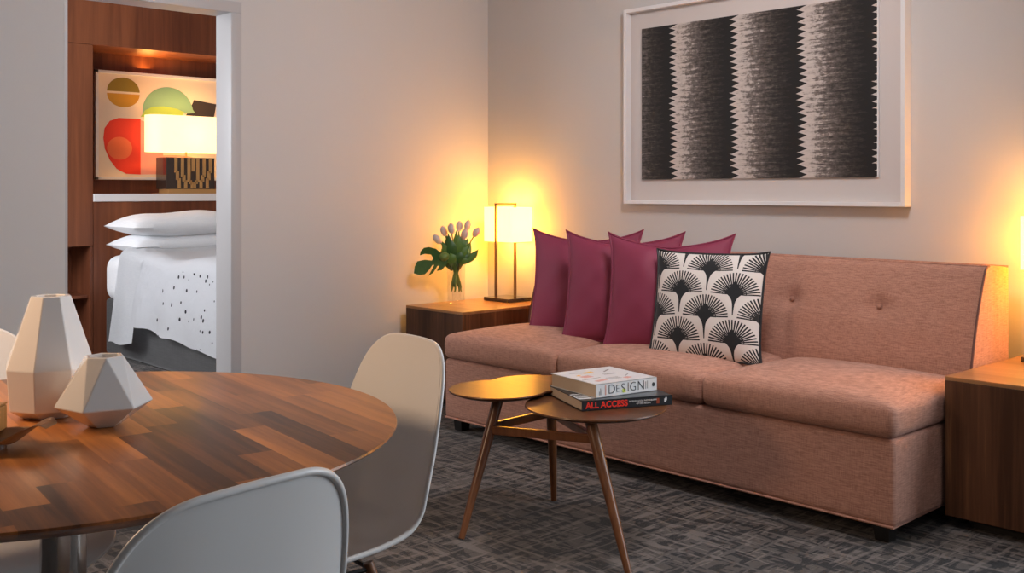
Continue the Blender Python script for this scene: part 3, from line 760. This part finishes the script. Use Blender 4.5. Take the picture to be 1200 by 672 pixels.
for i, j, zi, zj in ((0, 1, .335, .375), (0, 2, .345, .345), (2, 1, .345, .375)):
    a, b = atz(legs[i], zi), atz(legs[j], zj); bm = bmesh.new(); d = (b-a).normalized(); s = d.cross(Vector((0, 0, 1))).normalized()*.0085; u = Vector((0, 0, .014))
    A = [bm.verts.new(a+s*x+u*y) for x, y in ((-1,-1),(1,-1),(1,1),(-1,1))]; Bq = [bm.verts.new(b+s*x+u*y) for x, y in ((-1,-1),(1,-1),(1,1),(-1,1))]
    for k in range(4): bm.faces.new((A[k], A[(k+1) % 4], Bq[(k+1) % 4], Bq[k]))
    bm.faces.new(A); bm.faces.new(Bq); bmesh.ops.bevel(bm, geom=bm.edges[:], offset=.003, segments=2, affect='EDGES'); cpart('stretcher', bm, M['coffee_leg'])

# books: local x along the spine, local y away from the spine, spine face at y=0
def book(name, label, loc, ang, L, D, T, cover, spine_cover):
    b = thing(name, label, 'book', loc, R(ang), 'books stacked on the coffee table'); c = .0022
    bm = bmesh.new(); box(bm, (0, 0, 0), (L, D, c)); box(bm, (0, 0, T-c), (L, D, T)); box(bm, (0, 0, 0), (L, c, T)); obj('cover', bm, cover, b, 0)
    obj('pages', B((.003, c+.0005, c), (L-.003, D-.004, T-c)), M['pages'], b, 0)
    return b
S90 = (R(90), 0, 0)
b1 = book('book', 'black hardback with red ALL ACCESS spine lying under the white book', (2.372, -1.712, ZL+.0005), 66, .318, .285, .032, M['cover_black'], None)
text_mesh('title', 'ALL ACCESS', .0275, M['red'], b1, (.013, -.0006, .0160), S90, offset=.0008, sx=.98)
text_mesh('subtitle', 'THE ROCK & ROLL PHOTOGRAPHY', .0072, M['ink_white'], b1, (.163, -.0006, .0205), S90, sx=.86)
text_mesh('subtitle', 'OF KEN REGAN', .0072, M['ink_white'], b1, (.190, -.0006, .0120), S90)
bm = bmesh.new(); box(bm, (.262, -.0008, .008), (.272, .001, .025)); obj('emblem', bm, M['ink_rust'], b1, 0)
bm = bmesh.new(); box(bm, (.290, -.0008, .011), (.297, .001, .022)); box(bm, (.2935, -.0009, .016), (.2995, .001, .026)); obj('emblem', bm, M['ink_white'], b1, 0)
bm = bmesh.new(); box(bm, (.002, .030, .0322), (.060, .110, .0326)); obj('cover_patch', bm, M['ink_white'], b1, 0)
bm = bmesh.new(); box(bm, (.004, .045, .0327), (.052, .052, .033)); box(bm, (.004, .062, .0327), (.046, .068, .033)); box(bm, (.004, .085, .0327), (.05, .1, .033)); obj('cover_print', bm, M['ink'], b1, 0)
b2 = book('book', 'white hardback titled DESIGN lying on top of the black book', (2.374, -1.648, ZL+.0335), 80, .255, .252, .044, M['cover_white'], None)
for ch, x, dx, m, sz in (('D', .048, 0, 'ink', .044), ('E', .080, 0, 'ink', .034), ('S', .102, 0, 'ink', .040), ('I', .127, 0, 'ink', .044), ('G', .138, 0, 'ink', .042), ('N', .170, 0, 'ink', .044)):
    text_mesh('title', ch, sz, M[m], b2, (x, -.0006, .022), S90, sx=.95, offset=-.0007)
bm = bmesh.new(); box(bm, (.036, -.0007, .006), (.041, .001, .038)); obj('spine_stripe', bm, M['ink_pink'], b2, 0)
bm = bmesh.new(); box(bm, (.108, -.0005, .007), (.122, .001, .019)); obj('spine_mark', bm, M['ink_lime'], b2, 0)
for x, z0, z1 in ((.012, .008, .020), (.017, .008, .030), (.022, .008, .026), (.206, .010, .034), (.213, .010, .036)): obj('spine_print', B((x, -.0006, z0), (x+.0022, .001, z1)), M['ink_grey'], b2, 0)
bm = bmesh.new(); prism(bm, [(.240+.006*math.cos(a), .021+.007*math.sin(a)) for a in [2*PI*k/20 for k in range(20)]], -.0007, .001, 'y'); obj('emblem', bm, M['ink'], b2, 0)
rnd = random.Random(4)
for nm, m, ss in (('cover_print', 'ink_grey', [(.05, .09, .085, .004, 8), (.12, .055, .06, .003, 0), (.12, .066, .06, .003, 0), (.125, .077, .05, .003, 0), (.16, .13, .05, .003, 0), (.16, .14, .05, .003, 0), (.2, .09, .04, .003, 40), (.07, .20, .05, .003, -20), (.19, .19, .05, .007, 35)]),
                  ('cover_spot', 'ink_yellow', [(.11, .19, .045, .016, 10), (.05, .16, .02, .01, 30)]), ('cover_spot', 'ink_pink', [(.06, .05, .05, .02, 15), (.17, .05, .03, .02, 20), (.06, .13, .04, .03, 5)])):
    for x, y, l, w, a in ss:
        bm = bmesh.new(); ca, sa = math.cos(R(a)), math.sin(R(a)); prism(bm, [(x+ca*p*l/2-sa*q*w/2, y+sa*p*l/2+ca*q*w/2) for p, q in ((-1,-1),(1,-1),(1,1),(-1,1))], .0438, .0444)
        obj(nm, bm, M[m], b2, 0)

# ------------------------------------------------------------------ dining table
TX, TY, TR_, TZ = 2.788, -3.461, .5725, .74
dt = thing('dining_table', 'round walnut butcher-block dining table on a chrome pedestal', 'table', (TX, TY, 0))
bm = bmesh.new(); lathe(bm, [(TR_-.045, TZ-.026), (TR_-.004, TZ-.0075), (TR_, TZ-.004), (TR_-.0012, TZ-.0005), (TR_-.003, TZ)], 160)
obj('tabletop', bm, M['table_top'], dt, 25)
bm = bmesh.new(); lathe(bm, [(.038, .012), (.0375, TZ-.03)], 48); obj('pedestal', bm, M['chrome'], dt)
bm = bmesh.new(); lathe(bm, [(.30, .0), (.302, .006), (.28, .013), (.05, .022)], 80); obj('base', bm, M['chrome'], dt)
bm = bmesh.new(); lathe(bm, [(.15, TZ-.032), (.15, TZ-.0262)], 40); obj('mounting_plate', bm, M['black_metal'], dt)

# faceted vases
def facet(bm, rings, hole=None):
    """rings: (n, radius, z, rotation in degrees); equal n; consecutive rings joined by quads or, when twisted, triangles"""
    vr = [[bm.verts.new((r*math.cos(R(rot)+2*PI*k/n), r*math.sin(R(rot)+2*PI*k/n), z)) for k in range(n)] for n, r, z, rot in rings]
    for (A, ra), (Bq, rb) in zip(zip(vr, rings), zip(vr[1:], rings[1:])):
        n = ra[0]; tw = abs(ra[3]-rb[3]) > 1
        for k in range(n):
            if not tw: bm.faces.new((A[k], A[(k+1) % n], Bq[(k+1) % n], Bq[k]))
            elif rb[3] > ra[3]: bm.faces.new((A[k], A[(k+1) % n], Bq[k])); bm.faces.new((A[(k+1) % n], Bq[(k+1) % n], Bq[k]))
            else: bm.faces.new((A[k], A[(k+1) % n], Bq[(k+1) % n])); bm.faces.new((A[k], Bq[(k+1) % n], Bq[k]))
    bm.faces.new(vr[0]); return vr
def vase(name, label, loc, rings, mat, lip):
    t = thing(name, label, 'vase', loc)
    bm = bmesh.new(); vr = facet(bm, rings); n = rings[-1][0]; top = vr[-1]
    zt = rings[-1][2]; inn = [bm.verts.new((v.co.x*lip, v.co.y*lip, zt)) for v in top]; dn = [bm.verts.new((v.co.x*lip*.95, v.co.y*lip*.95, zt-.05)) for v in top]
    for A, Bq in ((top, inn), (inn, dn)):
        for k in range(n): bm.faces.new((A[k], A[(k+1) % n], Bq[(k+1) % n], Bq[k]))
    bm.faces.new(dn)
    bmesh.ops.bevel(bm, geom=[e for e in bm.edges if e.calc_length() > .01], offset=.0012, segments=1, affect='EDGES')
    o = obj('body', bm, mat, t, 0)
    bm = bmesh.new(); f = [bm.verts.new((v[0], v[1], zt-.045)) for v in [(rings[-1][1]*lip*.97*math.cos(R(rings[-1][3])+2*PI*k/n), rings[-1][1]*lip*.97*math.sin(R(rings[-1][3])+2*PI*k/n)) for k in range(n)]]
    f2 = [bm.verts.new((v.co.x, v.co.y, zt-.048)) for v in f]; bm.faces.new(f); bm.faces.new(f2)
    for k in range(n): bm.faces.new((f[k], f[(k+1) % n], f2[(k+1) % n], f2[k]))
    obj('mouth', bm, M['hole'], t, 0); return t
vase('faceted_vase', 'tall white faceted ceramic vase on the dining table', (2.658, -3.437, TZ+.0005),
     [(8, .050, 0, 6), (8, .074, .016, 6), (8, .080, .090, 6), (8, .036, .218, 6)], M['glaze'], .72)
vase('faceted_vase', 'low grey faceted ceramic vase with open top on the dining table', (2.813, -3.400, TZ+.0005),
     [(6, .027, 0, 14), (6, .0815, .038, 14), (6, .034, .122, 44)], M['glaze_grey'], .80)
# wooden tray with an upturned end, and a small wooden box on it
tr = thing('wooden_tray', 'dark wooden leaf-shaped tray with curled end at table left edge', 'tray', (2.845, -3.605, TZ), R(47))
def trayf(a, b):
    s = a*2-1; w = b*2-1
    wid = .058*(1-abs(s)**3)**.5 if s < .45 else .058*(1-.45**3)**.5*(1-(s-.45)/.55*.62)
    curl = max(0, (s-.42)/.58)
    x = .12*s-.012*curl**3; y = wid*w
    z = .008+.012*w*w*(1-curl)+.030*math.sin(curl*PI*.55)-.010*max(0, curl-.75)*4*.6+.004*abs(s)
    return (x, y, z)
bm = bmesh.new(); grid(bm, 48, 16, trayf); bmesh.ops.solidify(bm, geom=bm.faces[:], thickness=.006); obj('dish', bm, M['tray'], tr, 50)
bm = bmesh.new(); prism(bm, [(.035*math.cos(2*PI*k/24), .025*math.sin(2*PI*k/24)) for k in range(24)], .0, .012); obj('foot', bm, M['table_edge'], tr)
bx = thing('wooden_box', 'small pale wooden block standing in the leaf-shaped tray', 'box', (2.800, -3.605, TZ+.018), R(47))
bm = bmesh.new(); box(bm, (-.05, -.030, 0), (.038, .030, .040), .003); obj('body', bm, M['box_wood'], bx, 0)
bm = bmesh.new(); box(bm, (-.05, -.030, .0405), (.038, .030, .044), .001); obj('lid', bm, M['box_wood'], bx, 0)

# ------------------------------------------------------------------ shell chairs (front = local -y)
def cat(pts, t):
    k = t*(len(pts)-1); i = min(int(k), len(pts)-2); f = k-i
    p0, p1, p2, p3 = [Vector(pts[max(0, min(len(pts)-1, j))]) for j in (i-1, i, i+1, i+2)]
    return .5*((2*p1)+(p2-p0)*f+(2*p0-5*p1+4*p2-p3)*f*f+(3*p1-p0-3*p2+p3)*f**3)
#        y (front -), z, half width, side lift, wrap forward
SP = [[-0.285, 0.405, 0.1482, 0.0, 0.0], [-0.268, 0.428, 0.2025, 0.0032, 0.0], [-0.225, 0.44, 0.2233, 0.0127, 0.0], [-0.14, 0.432, 0.2292, 0.0318, 0.0], [-0.05, 0.42, 0.2302, 0.0477, 0.0], [0.04, 0.414, 0.2236, 0.0588, 0.0], [0.115, 0.424, 0.2162, 0.062, 0.0083], [0.165, 0.462, 0.2088, 0.0493, 0.0268], [0.1901, 0.52, 0.2054, 0.0239, 0.041], [0.2014, 0.57, 0.1969, 0.0106, 0.0403], [0.2127, 0.62, 0.1883, 0.0, 0.0395], [0.2194, 0.6497, 0.1832, 0.0, 0.0391], [0.226, 0.6787, 0.1781, 0.0, 0.0387], [0.2323, 0.7066, 0.1726, 0.0, 0.0383], [0.2382, 0.7327, 0.1661, 0.0, 0.0379], [0.2436, 0.7565, 0.1582, 0.0, 0.0376], [0.2484, 0.7776, 0.1483, 0.0, 0.0373], [0.2524, 0.7954, 0.1359, 0.0, 0.037], [0.2556, 0.8096, 0.1204, 0.0, 0.0368], [0.258, 0.82, 0.1005, 0.0, 0.0367], [0.2594, 0.8264, 0.0731, 0.0, 0.0366], [0.2599, 0.8285, 0.02, 0.0, 0.0365]]
def spv(t):
    k = t*(len(SP)-1); i = min(int(k), len(SP)-2); f = k-i; r = []
    for c in range(5):
        p0, p1, p2, p3 = [SP[max(0, min(len(SP)-1, j))][c] for j in (i-1, i, i+1, i+2)]
        r.append(.5*((2*p1)+(p2-p0)*f+(2*p0-5*p1+4*p2-p3)*f*f+(3*p1-p0-3*p2+p3)*f**3))
    return r
def shellf(a, b):
    y, z, hw, lift, wrap = spv(b); w = a*2-1; x = w*hw
    return (x, y-wrap*(abs(x)/.21)**2.447, z+lift*abs(w)**2.2)
def make_chair(label):
    t = thing('dining_chair', label, 'chair', (0, 0, 0), 0, 'white moulded dining chairs')
    bm = bmesh.new(); grid(bm, 36, 90, shellf)
    bmesh.ops.recalc_face_normals(bm, faces=bm.faces); bmesh.ops.solidify(bm, geom=bm.faces[:], thickness=.0055)
    shell = obj('shell', bm, M['shell'], t, 60)
    pts = [shellf(0, j/90) for j in range(91)]+[shellf(1, j/90) for j in range(90, -1, -1)]+[shellf(i/36, 0) for i in range(35, 0, -1)]
    bm = bmesh.new(); tube(bm, pts, .0050, 8, closed=True); obj('rim', bm, M['shell'], shell, 70)
    for sx in (-1, 1):
        for sy in (-1, 1):
            top = Vector((sx*.115, sy*.105-.03, .408)); ft = Vector((sx*.205, sy*.205-.03, .0)); bm = bmesh.new()
            tube(bm, [ft, ft.lerp(top, .5), ft.lerp(top, .80), top], [.0085, .0125, .0135, .0105], 12); obj('leg', bm, M['dowel'], t)
    bm = bmesh.new()
    q = lambda sx, sy, k: Vector((sx*(.205-.09*k), sy*(.205-.10*k)-.03, .408*k))
    for s in (-1, 1):
        tube(bm, [q(-1, s, .35), q(1, s, .92)], .004, 6); tube(bm, [q(1, s, .35), q(-1, s, .92)], .004, 6)
        tube(bm, [q(s, -1, .35), q(s, 1, .92)], .004, 6); tube(bm, [q(s, 1, .35), q(s, -1, .92)], .004, 6)
        tube(bm, [q(-1, s, .97), q(1, s, .97)], .005, 6); tube(bm, [q(s, -1, .97), q(s, 1, .97)], .005, 6)
    obj('wire_brace', bm, M['black_metal'], t); return t
ch = make_chair('white moulded chair at right of the dining table, its front and seat showing')
ch.location = (2.793, -2.978, 0); ch.rotation_euler = (0, 0, -.08)
c2 = copy_tree(ch); c2['label'] = 'white moulded chair in the foreground seen from behind'; c2.location = (3.349, -3.583, 0); c2.rotation_euler = (0, 0, -1.434)
c3 = copy_tree(ch); c3['label'] = 'white moulded chair behind the vases, cut off by the left edge'; c3.location = (2.25, -3.455, 0); c3.rotation_euler = (0, 0, R(84))
